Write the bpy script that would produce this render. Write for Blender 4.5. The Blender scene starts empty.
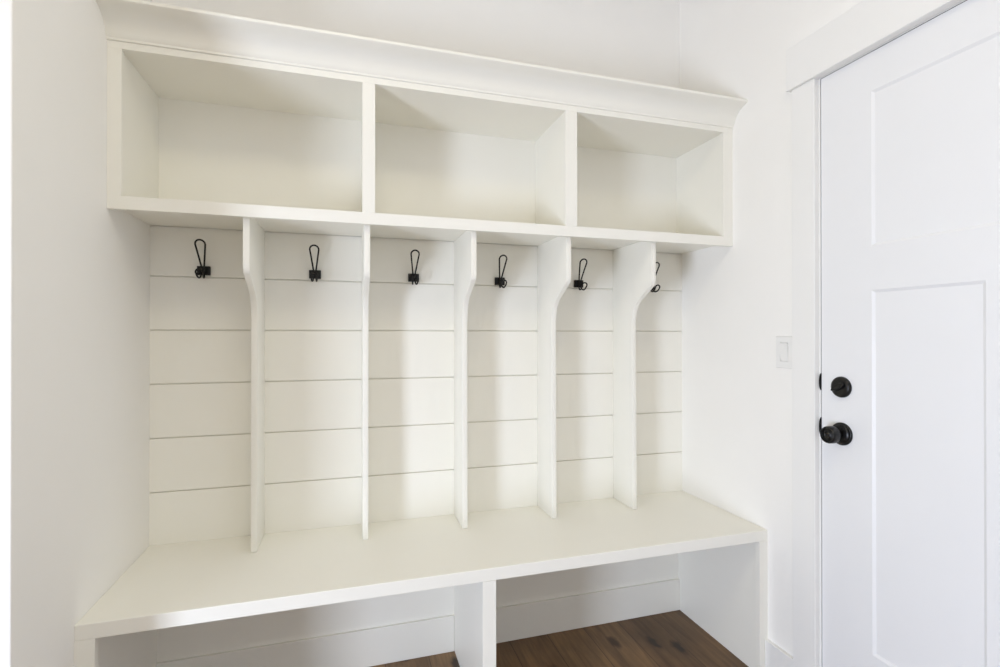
import bpy, bmesh, math
from mathutils import Vector, Matrix

SC = bpy.context.scene
COL = SC.collection

# ------------------------------------------------------------------ materials
def nodes_of(name):
    m = bpy.data.materials.new(name); m.use_nodes = True
    nt = m.node_tree
    return m, nt, nt.nodes['Principled BSDF']

def paint(name, col, rough, bump=0.0, scale=350.0, spec=0.5):
    m, nt, b = nodes_of(name)
    tc = nt.nodes.new('ShaderNodeTexCoord')
    n = nt.nodes.new('ShaderNodeTexNoise'); n.inputs['Scale'].default_value = 6.0
    n.inputs['Detail'].default_value = 3.0
    nt.links.new(tc.outputs['Object'], n.inputs['Vector'])
    r = nt.nodes.new('ShaderNodeValToRGB')
    r.color_ramp.elements[0].color = (col[0]*.985, col[1]*.985, col[2]*.982, 1)
    r.color_ramp.elements[1].color = (col[0]*1.008, col[1]*1.008, col[2]*1.008, 1)
    nt.links.new(n.outputs['Fac'], r.inputs['Fac'])
    nt.links.new(r.outputs['Color'], b.inputs['Base Color'])
    b.inputs['Roughness'].default_value = rough
    b.inputs['Specular IOR Level'].default_value = spec
    if bump:
        n2 = nt.nodes.new('ShaderNodeTexNoise'); n2.inputs['Scale'].default_value = scale
        n2.inputs['Detail'].default_value = 2.0
        nt.links.new(tc.outputs['Object'], n2.inputs['Vector'])
        bp = nt.nodes.new('ShaderNodeBump'); bp.inputs['Strength'].default_value = bump
        bp.inputs['Distance'].default_value = 0.001
        nt.links.new(n2.outputs['Fac'], bp.inputs['Height'])
        nt.links.new(bp.outputs['Normal'], b.inputs['Normal'])
    return m

M_WALL = paint('wall_paint', (.905, .893, .868), .85, .12, spec=.25)
M_CEIL = paint('ceiling_paint', (.885, .872, .84), .9, spec=.2)
M_CAB = paint('cabinet_paint', (.88, .866, .805), .42, .03, 60, spec=.4)
M_TRIM = paint('trim_paint', (.87, .865, .85), .40, .03, 60, spec=.4)
M_DOOR = paint('door_paint', (.84, .845, .86), .42, .03, 60, spec=.4)
M_PLASTIC = paint('white_plastic', (.84, .835, .82), .3, spec=.5)

def metal(name, col, rough):
    m, nt, b = nodes_of(name)
    n = nt.nodes.new('ShaderNodeTexNoise'); n.inputs['Scale'].default_value = 120
    r = nt.nodes.new('ShaderNodeMapRange')
    r.inputs['To Min'].default_value = rough-.06; r.inputs['To Max'].default_value = rough+.06
    nt.links.new(n.outputs['Fac'], r.inputs['Value']); nt.links.new(r.outputs['Result'], b.inputs['Roughness'])
    b.inputs['Base Color'].default_value = (*col, 1)
    b.inputs['Specular IOR Level'].default_value = .4
    return m
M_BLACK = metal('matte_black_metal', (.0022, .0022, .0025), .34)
M_HOOK = metal('black_wire_metal', (.004, .0035, .003), .5)

def oak():
    m, nt, b = nodes_of('brown_oak_planks')
    L = nt.links.new; N = nt.nodes.new
    tc = N('ShaderNodeTexCoord')
    mp = N('ShaderNodeMapping'); mp.inputs['Rotation'].default_value = (0, 0, math.pi/2)
    mp.inputs['Location'].default_value = (.31, .045, 0)
    L(tc.outputs['Object'], mp.inputs['Vector'])
    br = N('ShaderNodeTexBrick')
    br.inputs['Scale'].default_value = 1.0
    br.inputs['Brick Width'].default_value = 1.35; br.inputs['Row Height'].default_value = .165
    br.inputs['Mortar Size'].default_value = .0012; br.inputs['Mortar Smooth'].default_value = .3
    br.offset = .37
    br.inputs['Color1'].default_value = (0, 0, 0, 1); br.inputs['Color2'].default_value = (1, 1, 1, 1)
    br.inputs['Mortar'].default_value = (.5, .5, .5, 1)
    L(mp.outputs['Vector'], br.inputs['Vector'])
    # plank tone
    rp = N('ShaderNodeValToRGB')
    rp.color_ramp.elements[0].color = (.148, .084, .037, 1)
    rp.color_ramp.elements[1].color = (.335, .205, .096, 1)
    L(br.outputs['Color'], rp.inputs['Fac'])
    # grain stretched along Y, shifted per plank
    add = N('ShaderNodeVectorMath'); add.operation = 'ADD'
    sc = N('ShaderNodeVectorMath'); sc.operation = 'MULTIPLY'
    sc.inputs[1].default_value = (34, 2.6, 1)
    L(tc.outputs['Object'], sc.inputs[0])
    sh = N('ShaderNodeVectorMath'); sh.operation = 'SCALE'; sh.inputs['Scale'].default_value = 7.0
    L(br.outputs['Color'], sh.inputs[0])
    L(sc.outputs['Vector'], add.inputs[0]); L(sh.outputs['Vector'], add.inputs[1])
    g = N('ShaderNodeTexNoise'); g.inputs['Scale'].default_value = 1.0; g.inputs['Detail'].default_value = 6
    g.inputs['Roughness'].default_value = .62; g.inputs['Distortion'].default_value = .6
    L(add.outputs['Vector'], g.inputs['Vector'])
    gr = N('ShaderNodeValToRGB')
    gr.color_ramp.elements[0].position = .3; gr.color_ramp.elements[0].color = (.42, .385, .35, 1)
    gr.color_ramp.elements[1].position = .68; gr.color_ramp.elements[1].color = (1.12, 1.1, 1.08, 1)
    L(g.outputs['Fac'], gr.inputs['Fac'])
    mx = N('ShaderNodeMix'); mx.data_type = 'RGBA'; mx.blend_type = 'MULTIPLY'; mx.inputs[0].default_value = .85
    L(rp.outputs['Color'], mx.inputs[6]); L(gr.outputs['Color'], mx.inputs[7])
    # large soft tone
    n3 = N('ShaderNodeTexNoise'); n3.inputs['Scale'].default_value = 5.0; n3.inputs['Detail'].default_value = 3
    L(tc.outputs['Object'], n3.inputs['Vector'])
    r3 = N('ShaderNodeValToRGB')
    r3.color_ramp.elements[0].position = .35; r3.color_ramp.elements[0].color = (.78, .78, .78, 1)
    r3.color_ramp.elements[1].position = .7; r3.color_ramp.elements[1].color = (1.1, 1.08, 1.05, 1)
    L(n3.outputs['Fac'], r3.inputs['Fac'])
    mx3 = N('ShaderNodeMix'); mx3.data_type = 'RGBA'; mx3.blend_type = 'MULTIPLY'; mx3.inputs[0].default_value = 1
    L(mx.outputs[2], mx3.inputs[6]); L(r3.outputs['Color'], mx3.inputs[7])
    # knots
    km = N('ShaderNodeVectorMath'); km.operation = 'MULTIPLY'; km.inputs[1].default_value = (5.2, 2.3, 1)
    L(tc.outputs['Object'], km.inputs[0])
    kd = N('ShaderNodeTexNoise'); kd.inputs['Scale'].default_value = 24; kd.inputs['Detail'].default_value = 2
    L(tc.outputs['Object'], kd.inputs['Vector'])
    kds = N('ShaderNodeVectorMath'); kds.operation = 'SCALE'; kds.inputs['Scale'].default_value = .16
    L(kd.outputs['Color'], kds.inputs[0])
    ka = N('ShaderNodeVectorMath'); ka.operation = 'ADD'
    L(km.outputs['Vector'], ka.inputs[0]); L(kds.outputs['Vector'], ka.inputs[1])
    v = N('ShaderNodeTexVoronoi'); v.inputs['Scale'].default_value = 1.0; v.voronoi_dimensions = '2D'
    L(ka.outputs['Vector'], v.inputs['Vector'])
    kr = N('ShaderNodeValToRGB')
    kr.color_ramp.elements[0].position = .05; kr.color_ramp.elements[0].color = (.10, .075, .06, 1)
    kr.color_ramp.elements[1].position = .13; kr.color_ramp.elements[1].color = (1, 1, 1, 1)
    L(v.outputs['Distance'], kr.inputs['Fac'])
    mx4 = N('ShaderNodeMix'); mx4.data_type = 'RGBA'; mx4.blend_type = 'MULTIPLY'; mx4.inputs[0].default_value = .85
    L(mx3.outputs[2], mx4.inputs[6]); L(kr.outputs['Color'], mx4.inputs[7])
    # seams
    mx2 = N('ShaderNodeMix'); mx2.data_type = 'RGBA'
    L(br.outputs['Fac'], mx2.inputs[0]); L(mx4.outputs[2], mx2.inputs[6]); mx2.inputs[7].default_value = (.03, .017, .01, 1)
    L(mx2.outputs[2], b.inputs['Base Color'])
    b.inputs['Roughness'].default_value = .5
    bp = N('ShaderNodeBump'); bp.inputs['Strength'].default_value = .25; bp.inputs['Distance'].default_value = .001
    L(g.outputs['Fac'], bp.inputs['Height']); L(bp.outputs['Normal'], b.inputs['Normal'])
    return m
M_OAK = oak()
M_PAVE = paint('pale_paving', (.42, .40, .37), .9, .3, 40)

def glass():
    m, nt, b = nodes_of('window_glass')
    nt.nodes.remove(b)
    out = nt.nodes['Material Output']
    t = nt.nodes.new('ShaderNodeBsdfTransparent'); g = nt.nodes.new('ShaderNodeBsdfGlossy')
    g.inputs['Roughness'].default_value = .02
    fr = nt.nodes.new('ShaderNodeFresnel'); fr.inputs['IOR'].default_value = 1.45
    mx = nt.nodes.new('ShaderNodeMixShader')
    nt.links.new(fr.outputs['Fac'], mx.inputs['Fac'])
    nt.links.new(t.outputs['BSDF'], mx.inputs[1]); nt.links.new(g.outputs['BSDF'], mx.inputs[2])
    nt.links.new(mx.outputs['Shader'], out.inputs['Surface'])
    return m
M_GLASS = glass()

# ------------------------------------------------------------------ mesh helpers
def bx(bm, x0, x1, y0, y1, z0, z1):
    vs = [bm.verts.new((x, y, z)) for z in (z0, z1) for y in (y0, y1) for x in (x0, x1)]
    for f in ((0, 2, 3, 1), (4, 5, 7, 6), (0, 1, 5, 4), (2, 6, 7, 3), (0, 4, 6, 2), (1, 3, 7, 5)):
        bm.faces.new([vs[i] for i in f])

def prism(bm, pts, axis, a0, a1):
    """closed outline pts in the plane across `axis` (x: (y,z), y: (x,z), z: (x,y)), extruded a0..a1"""
    def P(p, a):
        return {'x': (a, p[0], p[1]), 'y': (p[0], a, p[1]), 'z': (p[0], p[1], a)}[axis]
    A = [bm.verts.new(P(p, a0)) for p in pts]; B = [bm.verts.new(P(p, a1)) for p in pts]
    n = len(pts)
    bm.faces.new(A); bm.faces.new(B[::-1])
    for i in range(n):
        bm.faces.new((A[i], B[i], B[(i+1) % n], A[(i+1) % n]))

def obj(name, bm, mat, parent=None, bevel=0.0, smooth=False, origin=None, seg=2):
    bmesh.ops.recalc_face_normals(bm, faces=bm.faces)
    if bevel:
        ed = [e for e in bm.edges if len(e.link_faces) == 2 and e.calc_face_angle(0) > math.radians(40)]
        bmesh.ops.bevel(bm, geom=ed, offset=bevel, segments=seg, affect='EDGES', profile=.5, clamp_overlap=True)
    pw = Vector((0, 0, 0))
    if parent is not None:
        q = parent
        while q is not None:
            pw += q.location; q = q.parent
    o_at = Vector(origin) if origin is not None else pw
    bmesh.ops.translate(bm, verts=bm.verts, vec=-o_at)
    me = bpy.data.meshes.new(name); bm.to_mesh(me); bm.free()
    me.materials.append(mat)
    if smooth:
        for p in me.polygons: p.use_smooth = True
    o = bpy.data.objects.new(name, me); COL.objects.link(o)
    o.location = o_at - pw
    if parent is not None: o.parent = parent
    return o

def auto_smooth(o, deg=35):
    me = o.data
    for p in me.polygons: p.use_smooth = True
    bm = bmesh.new(); bm.from_mesh(me)
    for e in bm.edges:
        if len(e.link_faces) == 2 and e.calc_face_angle(0) > math.radians(deg): e.smooth = False
    bm.to_mesh(me); bm.free()

def box_obj(name, b, mat, parent=None, bevel=0.0015, origin=None):
    bm = bmesh.new(); bx(bm, *b)
    return obj(name, bm, mat, parent, bevel, origin=origin)

def thing(name, loc, label, cat, group=None):
    o = bpy.data.objects.new(name, None); COL.objects.link(o); o.location = loc
    o.empty_display_size = .1
    o['label'] = label; o['category'] = cat
    if group: o['group'] = group
    return o

def structure(o):
    o['kind'] = 'structure'; return o

def tube(bm, path, r, closed=False, n=10):
    """round wire swept along path (list of Vectors)"""
    k = len(path); rings = []
    prev = None
    for i, p in enumerate(path):
        a = path[(i-1) % k] if (closed or i > 0) else p
        b = path[(i+1) % k] if (closed or i < k-1) else p
        t = (b-a).normalized()
        if prev is None:
            u = t.orthogonal().normalized()
        else:
            u = (prev - t*prev.dot(t)).normalized()
        prev = u; w = t.cross(u)
        rings.append([bm.verts.new(p + (u*math.cos(2*math.pi*j/n) + w*math.sin(2*math.pi*j/n))*r) for j in range(n)])
    m = k if closed else k-1
    for i in range(m):
        A, B = rings[i], rings[(i+1) % k]
        # best offset for closing ring
        off = 0
        if closed and i == k-1:
            off = min(range(n), key=lambda s: (A[0].co-B[s].co).length)
        for j in range(n):
            bm.faces.new((A[j], A[(j+1) % n], B[(j+1+off) % n], B[(j+off) % n]))
    if not closed:
        bm.faces.new(rings[0][::-1]); bm.faces.new(rings[-1])

def lathe_mx(bm, c, prof, n=48):
    """profile (radius, projection) turned round an axis through c pointing along -X"""
    rings = []
    for r, h in prof:
        if r < 1e-6: rings.append([bm.verts.new((c[0]-h, c[1], c[2]))])
        else: rings.append([bm.verts.new((c[0]-h, c[1]+r*math.cos(2*math.pi*j/n), c[2]+r*math.sin(2*math.pi*j/n))) for j in range(n)])
    for A, B in zip(rings, rings[1:]):
        for j in range(n):
            k = (j+1) % n
            if len(A) == 1: bm.faces.new((A[0], B[j], B[k]))
            elif len(B) == 1: bm.faces.new((A[j], A[k], B[0]))
            else: bm.faces.new((A[j], A[k], B[k], B[j]))

# ------------------------------------------------------------------ measurements (metres)
W = 2.1115           # width between the alcove's left wall and the right wall
BD, CD = .4936, .3214  # bench depth, cubby depth
BT, BA = .5376, .4985  # bench top, underside of its front edge
CS0, CS1 = 1.6035, 1.6405   # cubby bottom rail
CU = 1.622           # underside of cubby floor panel
TR0, TR1 = 2.053, 2.078   # cubby top rail
WB = .015            # drywall plane behind the locker
WL = -.7378          # outside corner of the alcove's left wall
ROOM_L, ROOM_F, CEIL = -1.3, -4.6, 2.95
DY0, DY1 = -.7150, -1.703   # door slab edges
DTOP = 2.0790
GY0, GY1, GZ0, GZ1 = -2.81, -1.99, .02, 1.04   # sides, sill and head of the low window

# ------------------------------------------------------------------ room shell
structure(box_obj('floor', (ROOM_L-.12, W+.12, ROOM_F-.12, WB+.12, -.1, 0), M_OAK, bevel=0))
structure(box_obj('ceiling', (ROOM_L-.12, W+.12, ROOM_F-.12, WB+.12, CEIL, CEIL+.1), M_CEIL, bevel=0))
structure(box_obj('wall_back', (-.12, W+.12, WB, WB+.12, 0, CEIL), M_WALL, bevel=0))
structure(box_obj('wall_left', (-.12, 0, WL, WB, 0, CEIL), M_WALL, bevel=.003))
structure(box_obj('wall_hall', (ROOM_L, -.12, WL, WL+.12, 0, CEIL), M_WALL, bevel=0))
structure(box_obj('wall_front', (ROOM_L-.12, W+.12, ROOM_F-.12, ROOM_F, 0, CEIL), M_WALL, bevel=0))
JW = .0075           # reveal of the door jamb
bm = bmesh.new()
bx(bm, W, W+.12, DY0+JW+.012, WB, 0, CEIL)
bx(bm, W, W+.12, DY1-JW-.012, DY0+JW+.012, DTOP+.022, CEIL)
bx(bm, W, W+.12, ROOM_F, DY1-JW-.012, 0, CEIL)
structure(obj('wall_right', bm, M_WALL))
# far left wall with the low window that lights the room
bm = bmesh.new()
bx(bm, ROOM_L-.12, ROOM_L, GY1, WL+.12, 0, CEIL)
bx(bm, ROOM_L-.12, ROOM_L, ROOM_F, GY0, 0, CEIL)
bx(bm, ROOM_L-.12, ROOM_L, GY0, GY1, GZ1, CEIL)
bx(bm, ROOM_L-.12, ROOM_L, GY0, GY1, 0, GZ0)
structure(obj('wall_far_left', bm, M_WALL))
bm = bmesh.new()
FW = .055
for y0, y1, z0, z1 in ((GY0, GY0+FW, GZ0, GZ1), (GY1-FW, GY1, GZ0, GZ1),
                       (GY0+FW, GY1-FW, GZ0, GZ0+FW), (GY0+FW, GY1-FW, GZ1-FW, GZ1)):
    bx(bm, ROOM_L-.10, ROOM_L-.04, y0, y1, z0, z1)
win = structure(obj('window_1', bm, M_TRIM))
box_obj('window_pane', (ROOM_L-.072, ROOM_L-.068, GY0+.03, GY1-.03, GZ0+.03, GZ1-.03), M_GLASS, win, bevel=0)
structure(box_obj('ground', (-7, ROOM_L-.12, ROOM_F-3, 3, -.16, -.06), M_PAVE, bevel=0))

# shiplap cladding behind the locker bays: horizontal boards with shadow gaps
bm = bmesh.new()
G, S, gap = 1.4509, .1839, .0036
edges = [0.0] + [G-S*i for i in range(6, -1, -1)] + [CU+.02]
for a, b in zip(edges, edges[1:]):
    if b-a < .02: continue
    bx(bm, 0, W, 0, WB-.004, a+gap/2, b-gap/2)
bmesh.ops.recalc_face_normals(bm, faces=bm.faces)
bmesh.ops.bevel(bm, geom=[e for e in bm.edges if abs(e.verts[0].co.y) < 1e-5 and abs(e.verts[1].co.y) < 1e-5 and abs(e.verts[0].co.z-e.verts[1].co.z) < 1e-5],
                offset=.0012, segments=1, affect='EDGES')
bx(bm, 0, W, WB-.006, WB, 0, CU+.02)
structure(obj('trim_1', bm, M_CAB))

# baseboards
def baseboard(name, boxes, mat=None):
    bm = bmesh.new()
    for b in boxes: bx(bm, *b)
    return structure(obj(name, bm, mat or M_TRIM, bevel=.002))
BBH = .1425
baseboard('baseboard_back', [(.0245, 1.0475, -.012, .0, 0, .140), (1.067, 2.0885, -.012, .0, 0, .140)], M_CAB)
baseboard('baseboard_right', [(W-.015, W, -.6185, -.4945, 0, BBH)])
baseboard('baseboard_left', [(0, .015, WL, -.4945, 0, BBH)])
baseboard('baseboard_hall', [(ROOM_L, .015, WL-.015, WL, 0, BBH)])
baseboard('baseboard_front', [(ROOM_L, W, ROOM_F, ROOM_F+.015, 0, BBH)])

# ------------------------------------------------------------------ bench
bench = thing('entryway_bench', (W/2, -.25, 0),
              'long white painted built-in bench with two open shoe bays on the brown floor', 'bench')
bm = bmesh.new()
prism(bm, [(0, BT), (-BD, BT), (-BD, BA), (-BD+.019, BA), (-BD+.019, BT-.019), (0, BT-.019)], 'x', 0.0, W)
obj('seat_top', bm, M_CAB, bench, .0022)
def bstile(x0, x1): box_obj('face_stile', (x0, x1, -BD, -BD+.019, 0, BA), M_CAB, bench, .0006)
bstile(0, .0430); bstile(1.0359, 1.0783); bstile(2.0748, W)
box_obj('side_panel', (0, .024, -BD+.019, 0, 0, BT-.019), M_CAB, bench, .001)
box_obj('side_panel', (2.0890, W, -BD+.019, 0, 0, BT-.019), M_CAB, bench, .001)
box_obj('middle_panel', (1.0480, 1.0665, -BD+.019, 0, 0, BT-.019), M_CAB, bench, .001)

# ------------------------------------------------------------------ cubby cabinet
cab = thing('wall_cubby_cabinet', (W/2, -.16, CS0),
            'white wall cabinet of three open cubbies with crown moulding above the hooks', 'cabinet')
FY0, FY1 = -CD, -CD+.019
X0, X1 = 0.0, W
def cbox(n, *b, bev=.0006): return box_obj(n, b, M_CAB, cab, bev)
cbox('bottom_rail', X0, X1, FY0, FY1, CS0, CS1)
cbox('top_rail', X0, X1, FY0, FY1, TR0, 2.15)
STILES = ((X0, .0345), (.6868, .7262), (1.3877, 1.4331), (2.0660, X1))
for a, b in STILES: cbox('face_stile', a, b, FY0, FY1, CS1, TR0)
cbox('bottom_panel', X0, X1, FY1, -.0005, CU, CS1-.0005)
cbox('top_panel', X0, X1, FY1, -.0005, 2.057, 2.075)
cbox('side_panel', X0, .028, FY1, -.006, CS1-.0005, 2.057)
cbox('side_panel', 2.078, X1, FY1, -.006, CS1-.0005, 2.057)
cbox('partition', .6915, .7215, FY1, -.006, CS1-.0005, 2.057)
cbox('partition', 1.3924, 1.4284, FY1, -.006, CS1-.0005, 2.057)
cbox('back_panel', X0, X1, -.006, .0, CU, 2.10)
bm = bmesh.new()
f = -CD
crown = [(f+.001, 2.0735), (f-.0045, 2.0735), (f-.0055, 2.0795), (f-.0085, 2.0830), (f-.0118, 2.093), (f-.0168, 2.104),
         (f-.0234, 2.1135), (f-.0315, 2.1218), (f-.0405, 2.1290), (f-.0510, 2.1345), (f-.0640, 2.1390), (f-.0730, 2.1420),
         (f-.0760, 2.1432), (f-.0790, 2.1455), (f-.0790, 2.1530), (f-.0765, 2.1550), (f+.001, 2.1550)]
prism(bm, crown, 'x', X0, X1)
cr = obj('crown_moulding', bm, M_CAB, cab); auto_smooth(cr, 28)

# ------------------------------------------------------------------ S-curved locker dividers
def divider_outline():
    top = [(-.0005, CU-.0003), (-.2975, CU-.0003), (-.2975, 1.468)]
    # rounded shoulder, straight slope, hollow foot
    ctrl = [(-.2975, 1.468), (-.2972, 1.460), (-.2955, 1.452), (-.2915, 1.4435), (-.2850, 1.4370), (-.2690, 1.4275), (-.2500, 1.4160),
            (-.2310, 1.4050), (-.2120, 1.3945), (-.1960, 1.3845), (-.1850, 1.3750), (-.1755, 1.3630), (-.1680, 1.3490),
            (-.1620, 1.3330), (-.1580, 1.3150), (-.1555, 1.2940), (-.1548, 1.2700)]
    # Catmull-Rom smoothing
    out = []
    for i in range(len(ctrl)-1):
        p0 = ctrl[max(i-1, 0)]; p1 = ctrl[i]; p2 = ctrl[i+1]; p3 = ctrl[min(i+2, len(ctrl)-1)]
        for t in (0, .5):
            out.append(tuple(.5*((2*p1[k]) + (-p0[k]+p2[k])*t + (2*p0[k]-5*p1[k]+4*p2[k]-p3[k])*t*t + (-p0[k]+3*p1[k]-3*p2[k]+p3[k])*t**3) for k in (0, 1)))
    out.append(ctrl[-1])
    return top[:2] + out + [(-.1620, BT+.0003), (-.0005, BT+.0003)]
DT = .019
bm = bmesh.new()
prism(bm, divider_outline(), 'x', 0, DT)
DIV_LABELS = ['S-curved white divider panel nearest the left wall, first from the left on the bench',
              'S-curved white divider panel seen edge-on, second from the left on the bench',
              'S-curved white divider panel in the middle of the five on the bench',
              'S-curved white divider panel fourth from the left on the bench',
              'S-curved white divider panel nearest the door, partly hiding the last hook']
dv0 = obj('divider_panel', bm, M_CAB, bevel=.0018, origin=(DT/2, -.08, BT))
auto_smooth(dv0, 35)
for i, lab in enumerate(DIV_LABELS):
    d = dv0 if i == 0 else dv0.copy()
    if i: COL.objects.link(d)
    d.location = (.3387+.3543*i+DT/2, -.08, BT+.0003)
    d['label'] = lab; d['category'] = 'divider'; d['group'] = 'curved dividers between the locker bays'

# ------------------------------------------------------------------ wire coat hooks
def teardrop(n_arc, wid, length):
    """loop in local (a, l): starts at the pinch (0,0), opens to a round end of width wid at length"""
    r = wid/2; cl = length-r
    pts = [(.0022, 0.0), (.0035, length*.12)]
    for k in range(1, 5):
        t = k/5; pts.append((.0035+(r-.0035)*t, length*.12+(cl-length*.12)*t))
    for k in range(n_arc+1):
        a = math.pi*k/n_arc; pts.append((r*math.cos(a), cl+r*math.sin(a)))
    pts += [(-a, l) for a, l in reversed(pts[:6])]
    return pts

HX = [.1645, .5275, .8875, 1.2365, 1.5890, 1.9400]
HZ = [1.4735, 1.4730, 1.4725, 1.4690, 1.4690, 1.4690]
HOOK_LABELS = ['black wire double coat hook in the first bay, beside the left wall',
               'black wire double coat hook in the second bay from the left',
               'black wire double coat hook in the third bay from the left',
               'black wire double coat hook in the fourth bay from the left',
               'black wire double coat hook in the fifth bay, just right of a divider',
               'black wire coat hook in the last bay, half hidden behind the rightmost divider']
hk = thing('coat_hook', (0, 0, 0), HOOK_LABELS[0], 'hook', 'coat hooks on the shiplap')
bm = bmesh.new(); bx(bm, -.0205, .0205, -.011, 0, -.0155, .0155)
for sx in (-1, 1):                       # the rolled ends of the plate that grip the wire
    bx(bm, sx*.0125-.003, sx*.0125+.003, -.0145, -.010, -.0135, .0135)
obj('back_plate', bm, M_HOOK, hk, .0015)
WR = .0029
def catmull(P, m=4):
    out = []
    for i in range(len(P)-1):
        p0, p1, p2, p3 = P[max(i-1, 0)], P[i], P[i+1], P[min(i+2, len(P)-1)]
        for j in range(m):
            t = j/m
            out.append(.5*((2*p1)+(p2-p0)*t+(2*p0-5*p1+4*p2-p3)*t*t+(3*p1-p0-3*p2+p3)*t**3))
    return out+[P[-1]]
# upper loop: rises and leans out from the plate
bm = bmesh.new()
tp = teardrop(10, .0305, .110)
tube(bm, [Vector((a, -.014-.046*(l/.110)**1.15, -.004+l*.93)) for a, l in tp], WR, False, 10)
o = obj('upper_loop', bm, M_HOOK, hk); auto_smooth(o, 60)
# lower loop: dips under the plate, reaches forward and turns up
bm = bmesh.new()
# path of the loop's centre line in (y, z) by arc length
cl = catmull([Vector((0, -.013, .004)), Vector((0, -.017, -.013)), Vector((0, -.028, -.0255)), Vector((0, -.045, -.0270)),
              Vector((0, -.060, -.0160)), Vector((0, -.066, -.001))], 6)
acc = [0.0]
for a, b in zip(cl, cl[1:]): acc.append(acc[-1]+(b-a).length)
def at_len(s):
    s = max(0, min(acc[-1], s))
    for i in range(len(cl)-1):
        if s <= acc[i+1]:
            return cl[i].lerp(cl[i+1], (s-acc[i])/(acc[i+1]-acc[i]))
    return cl[-1]
tp = teardrop(10, .022, acc[-1])
dense = []
for (a0, l0), (a1, l1) in zip(tp, tp[1:]):
    k = 3
    dense += [(a0+(a1-a0)*j/k, l0+(l1-l0)*j/k) for j in range(k)]
dense.append(tp[-1])
tube(bm, [at_len(l)+Vector((a, 0, 0)) for a, l in dense], WR, False, 10)
o = obj('lower_loop', bm, M_HOOK, hk); auto_smooth(o, 60)
for i, lab in enumerate(HOOK_LABELS):
    if i == 0: h = hk
    else:
        h = hk.copy(); COL.objects.link(h)
        for ch in list(hk.children):
            c = ch.copy(); COL.objects.link(c); c.parent = h
        h['label'] = lab
    h.location = (HX[i], 0, HZ[i])

# ------------------------------------------------------------------ door, casing
door_x = W            # face of the slab
def door_mesh():
    bm = bmesh.new()
    y_cuts = sorted([DY0, -.8790, -1.1565, -1.2610, -1.5390, DY1])
    z_cuts = [.012, .3135, 1.3815, 1.5105, 1.9655, DTOP]
    # solid core behind the face
    bx(bm, door_x+.014, door_x+.042, DY1, DY0, .012, DTOP)
    def rail(y0, y1, z0, z1): bx(bm, door_x, door_x+.016, y0, y1, z0, z1)
    rail(-.8790, DY0, .012, DTOP); rail(DY1, -1.5390, .012, DTOP)
    rail(-1.5390, -.8790, 1.9655, DTOP); rail(-1.5390, -.8790, 1.3815, 1.5105); rail(-1.5390, -.8790, .012, .3135)
    rail(-1.2610, -1.1565, .3135, 1.3815)
    # sloped sticking around each sunk panel
    def stick(y0, y1, z0, z1, w=.008, d=.005):
        a = [(y0, z0), (y1, z0), (y1, z1), (y0, z1)]; b = [(y0+w, z0+w), (y1-w, z0+w), (y1-w, z1-w), (y0+w, z1-w)]
        A = [bm.verts.new((door_x, y, z)) for y, z in a]; B = [bm.verts.new((door_x+d, y, z)) for y, z in b]
        C = [bm.verts.new((door_x+.0145, y, z)) for y, z in a]
        for i in range(4):
            j = (i+1) % 4
            bm.faces.new((A[i], B[i], B[j], A[j]))
        bm.faces.new(B)
    stick(-1.5390, -.8790, 1.5105, 1.9655); stick(-1.1565, -.8790, .3135, 1.3815); stick(-1.5390, -1.2610, .3135, 1.3815)
    return bm
bm = door_mesh()
door = structure(obj('door_1', bm, M_DOOR, origin=(door_x, (DY0+DY1)/2, .012)))

HY = -.7855
knob = None
bm = bmesh.new()
lathe_mx(bm, (door_x, HY, .9430), [(0, .0005), (.0352, .0005), (.0352, .0040), (.0344, .0060), (.0322, .0072), (.0290, .0074), (.0270, .0098), (.0205, .0120), (.0150, .0128), (.0128, .014), (0, .014)])
ros = obj('door_knob', bm, M_BLACK, door, origin=(door_x, HY, .9430)); auto_smooth(ros, 40)
bm = bmesh.new()
lathe_mx(bm, (door_x, HY, .9430), [(0, .013), (.0125, .013), (.0122, .021), (.0150, .0270), (.0205, .0310), (.0252, .0350), (.0268, .0400), (.0266, .0470), (.0262, .0560), (.0250, .0600), (.0232, .0618), (.0212, .0612), (.0205, .0590), (.0192, .0584), (.0180, .0592), (.0120, .0600), (.0108, .0612), (.0085, .0618), (.0070, .0604), (0, .0600)])
o = obj('knob_handle', bm, M_BLACK, ros, origin=(door_x-.013, HY, .9430)); auto_smooth(o, 40)
bm = bmesh.new()
lathe_mx(bm, (door_x, HY, 1.0880), [(0, .0005), (.0325, .0005), (.0325, .0050), (.0312, .0085), (.0280, .0110), (.0200, .0125), (0, .0130)])
dead = obj('deadbolt', bm, M_BLACK, door, origin=(door_x, HY, 1.0880)); auto_smooth(dead, 40)
# thumb turn: a flat oval paddle on a short neck
bm = bmesh.new()
ang = math.radians(-30)
pts = []
for k in range(24):
    a = 2*math.pi*k/24
    u, v = .0235*math.cos(a), .0085*math.sin(a)*(1-.25*math.cos(a))
    pts.append((HY+u*math.cos(ang)-v*math.sin(ang), 1.0880-u*math.sin(ang)*-1+v*math.cos(ang)))
def loop_x(x, s, sn=1.0):
    return [bm.verts.new((x, HY+(y-HY)*s, 1.0880+(z-1.0880)*s)) for y, z in pts]
R = [loop_x(door_x-.011, .60), loop_x(door_x-.014, .70), loop_x(door_x-.016, .95), loop_x(door_x-.0215, 1.0), loop_x(door_x-.0240, .93), loop_x(door_x-.0250, .7)]
for A, B in zip(R, R[1:]):
    for i in range(24): bm.faces.new((A[i], A[(i+1) % 24], B[(i+1) % 24], B[i]))
bm.faces.new(R[-1]); bm.faces.new(R[0][::-1])
o = obj('thumb_turn', bm, M_BLACK, dead, origin=(door_x-.011, HY, 1.0880)); auto_smooth(o, 45)

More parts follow.
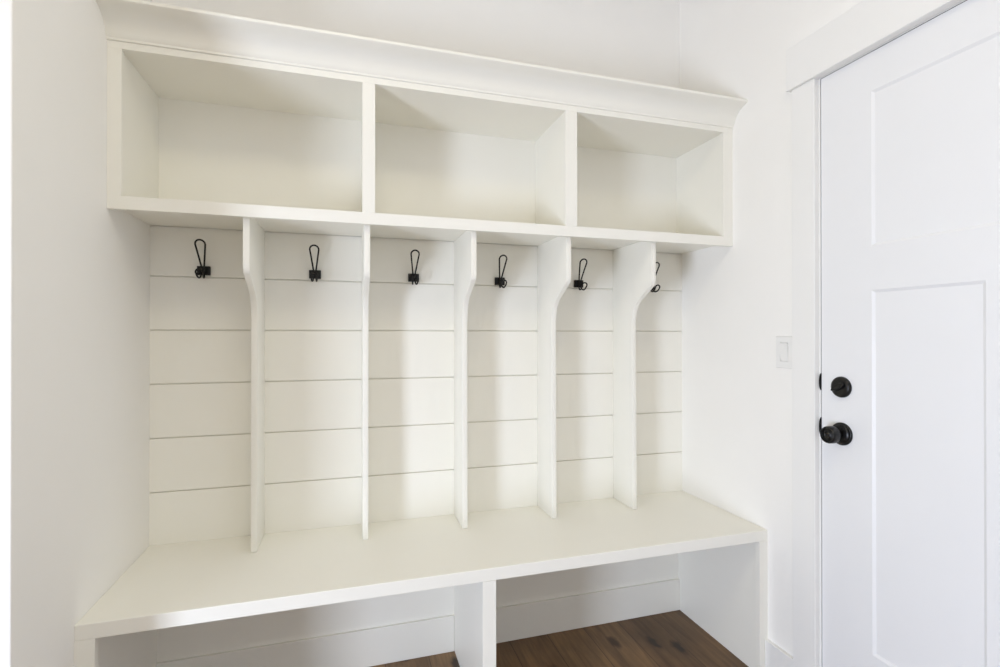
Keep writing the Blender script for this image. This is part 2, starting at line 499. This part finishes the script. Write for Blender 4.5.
CT = .020             # casing thickness
bm = bmesh.new()
bx(bm, W-CT, W, -.7067, -.6195, 0, 2.0835)
bx(bm, W-CT, W, DY1-.0955, DY1-.0083, 0, 2.0835)
cas = structure(obj('trim_2', bm, M_TRIM, bevel=.002))
h = box_obj('head_casing', (W-.0300, W, DY1-.110, -.6060, 2.0835, 2.2275), M_TRIM, cas, .002)
bm = bmesh.new()      # jamb lining the opening, with the stop behind the slab
bx(bm, W, W+.12, DY0+.0035, DY0+JW+.012, 0, DTOP+.003)
bx(bm, W, W+.12, DY1-JW-.012, DY1-.0035, 0, DTOP+.003)
bx(bm, W, W+.12, DY1-JW-.012, DY0+JW+.012, DTOP+.003, DTOP+.022)
bx(bm, W+.046, W+.12, DY0-.012, DY0+.0035, 0, DTOP+.003)
bx(bm, W+.046, W+.12, DY1-.0035, DY1+.012, 0, DTOP+.003)
bx(bm, W+.046, W+.12, DY1, DY0, DTOP-.010, DTOP+.003)
obj('door_jamb', bm, M_TRIM, cas, .0008)
bm = bmesh.new()      # black seal strip added to darken the gap round the slab like shade
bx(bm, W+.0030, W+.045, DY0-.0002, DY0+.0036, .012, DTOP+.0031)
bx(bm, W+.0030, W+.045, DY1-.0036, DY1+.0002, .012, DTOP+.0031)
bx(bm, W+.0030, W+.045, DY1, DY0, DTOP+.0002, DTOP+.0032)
obj('gap_shade_strip', bm, M_BLACK, cas)
def strike(z, hgt):
    bm = bmesh.new()
    n = 16
    out = [(DY0+.0002, z-hgt)] + [(DY0+.0002+.0078*math.sin(math.pi*k/n), z-hgt*math.cos(math.pi*k/n)) for k in range(1, n)] + [(DY0+.0002, z+hgt)]
    prism(bm, out, 'x', W-.0028, W-.0004)
    bx(bm, W-.0028, W+.0030, DY0+.0008, DY0+.0030, z-hgt, z+hgt)
    obj('strike_plate', bm, M_BLACK, cas)
strike(1.0985, .027); strike(.9540, .029)

# ------------------------------------------------------------------ light switch
sw = thing('light_switch', (W, -.5735, 1.19), 'white rocker light switch on the right wall beside the door casing', 'switch')
bm = bmesh.new()
O = [(-.6095, 1.1335), (-.5375, 1.1335), (-.5375, 1.2450), (-.6095, 1.2450)]      # outer edge, front edge, rocker opening
Fr = [(-.6075, 1.1355), (-.5395, 1.1355), (-.5395, 1.2430), (-.6075, 1.2430)]
I = [(-.5908, 1.1572), (-.5562, 1.1572), (-.5562, 1.2233), (-.5908, 1.2233)]
loops = [[bm.verts.new((x, y, z)) for y, z in L] for x, L in ((W-.0002, O), (W-.0045, O), (W-.0065, Fr), (W-.0065, I), (W-.0015, I))]
for A, B in zip(loops, loops[1:]):
    for q in range(4): bm.faces.new((A[q], A[(q+1) % 4], B[(q+1) % 4], B[q]))
bm.faces.new(loops[0]); bm.faces.new(loops[-1])
obj('wall_plate', bm, M_PLASTIC, sw)
bm = bmesh.new()
prism(bm, [(W-.0015, 1.1585), (W-.0062, 1.1585), (W-.0082, 1.1910), (W-.0125, 1.2218), (W-.0015, 1.2218)], 'y', -.5896, -.5574)
obj('rocker', bm, M_PLASTIC, sw, .0008)

# ------------------------------------------------------------------ camera
cam = bpy.data.cameras.new('camera'); co = bpy.data.objects.new('camera', cam); COL.objects.link(co)
cam.sensor_width = 36; cam.sensor_fit = 'HORIZONTAL'; cam.lens = 507.303*36/1000
cam.clip_start = .02
F = Vector((.28851492, .95747067, .00301013)); Rv = Vector((.957475269, -.288515099, -.00038384)); U = Vector((-.00050095, -.00299287, .9999954))
mat = Matrix((Rv, U, -F)).transposed().to_4x4(); mat.translation = Vector((.6407, -1.9873, 1.25))
co.matrix_world = mat
SC.camera = co

# ------------------------------------------------------------------ light
wd = bpy.data.worlds.new('sky'); SC.world = wd; wd.use_nodes = True
bg = wd.node_tree.nodes['Background']
bg.inputs['Color'].default_value = (.80, .90, 1.0, 1); bg.inputs['Strength'].default_value = 0.6

def area(name, loc, direction, sx, sy, power, col, spread=180):
    l = bpy.data.lights.new(name, 'AREA'); l.shape = 'RECTANGLE'; l.size = sx; l.size_y = sy
    l.energy = power; l.color = col; l.spread = math.radians(spread)
    o = bpy.data.objects.new(name, l); COL.objects.link(o); o.location = loc
    o.rotation_euler = Vector(direction).to_track_quat('-Z', 'Y').to_euler()
    return o
# daylight entering through the low window
area('window_daylight', (ROOM_L-.02, -2.4, .53), (1, 0, 0), .70, .94, 81.31, (0.730, 0.820, 1.000))
# warm round flush ceiling lamp
cl_ = bpy.data.lights.new('ceiling_lamp', 'AREA'); cl_.shape = 'DISK'; cl_.size = .70; cl_.energy = 10.82; cl_.color = (1.0, .89, .58)
lo = bpy.data.objects.new('ceiling_lamp', cl_); COL.objects.link(lo); lo.location = (.7, -1.9, CEIL-.01)

SC.view_settings.view_transform = 'Standard'; SC.view_settings.look = 'None'
SC.view_settings.gamma = 1; SC.view_settings.use_curve_mapping = False
SC.view_settings.exposure = 0.0
SC.cycles.max_bounces = 16; SC.cycles.diffuse_bounces = 10; SC.cycles.glossy_bounces = 6
SC.cycles.use_denoising = True
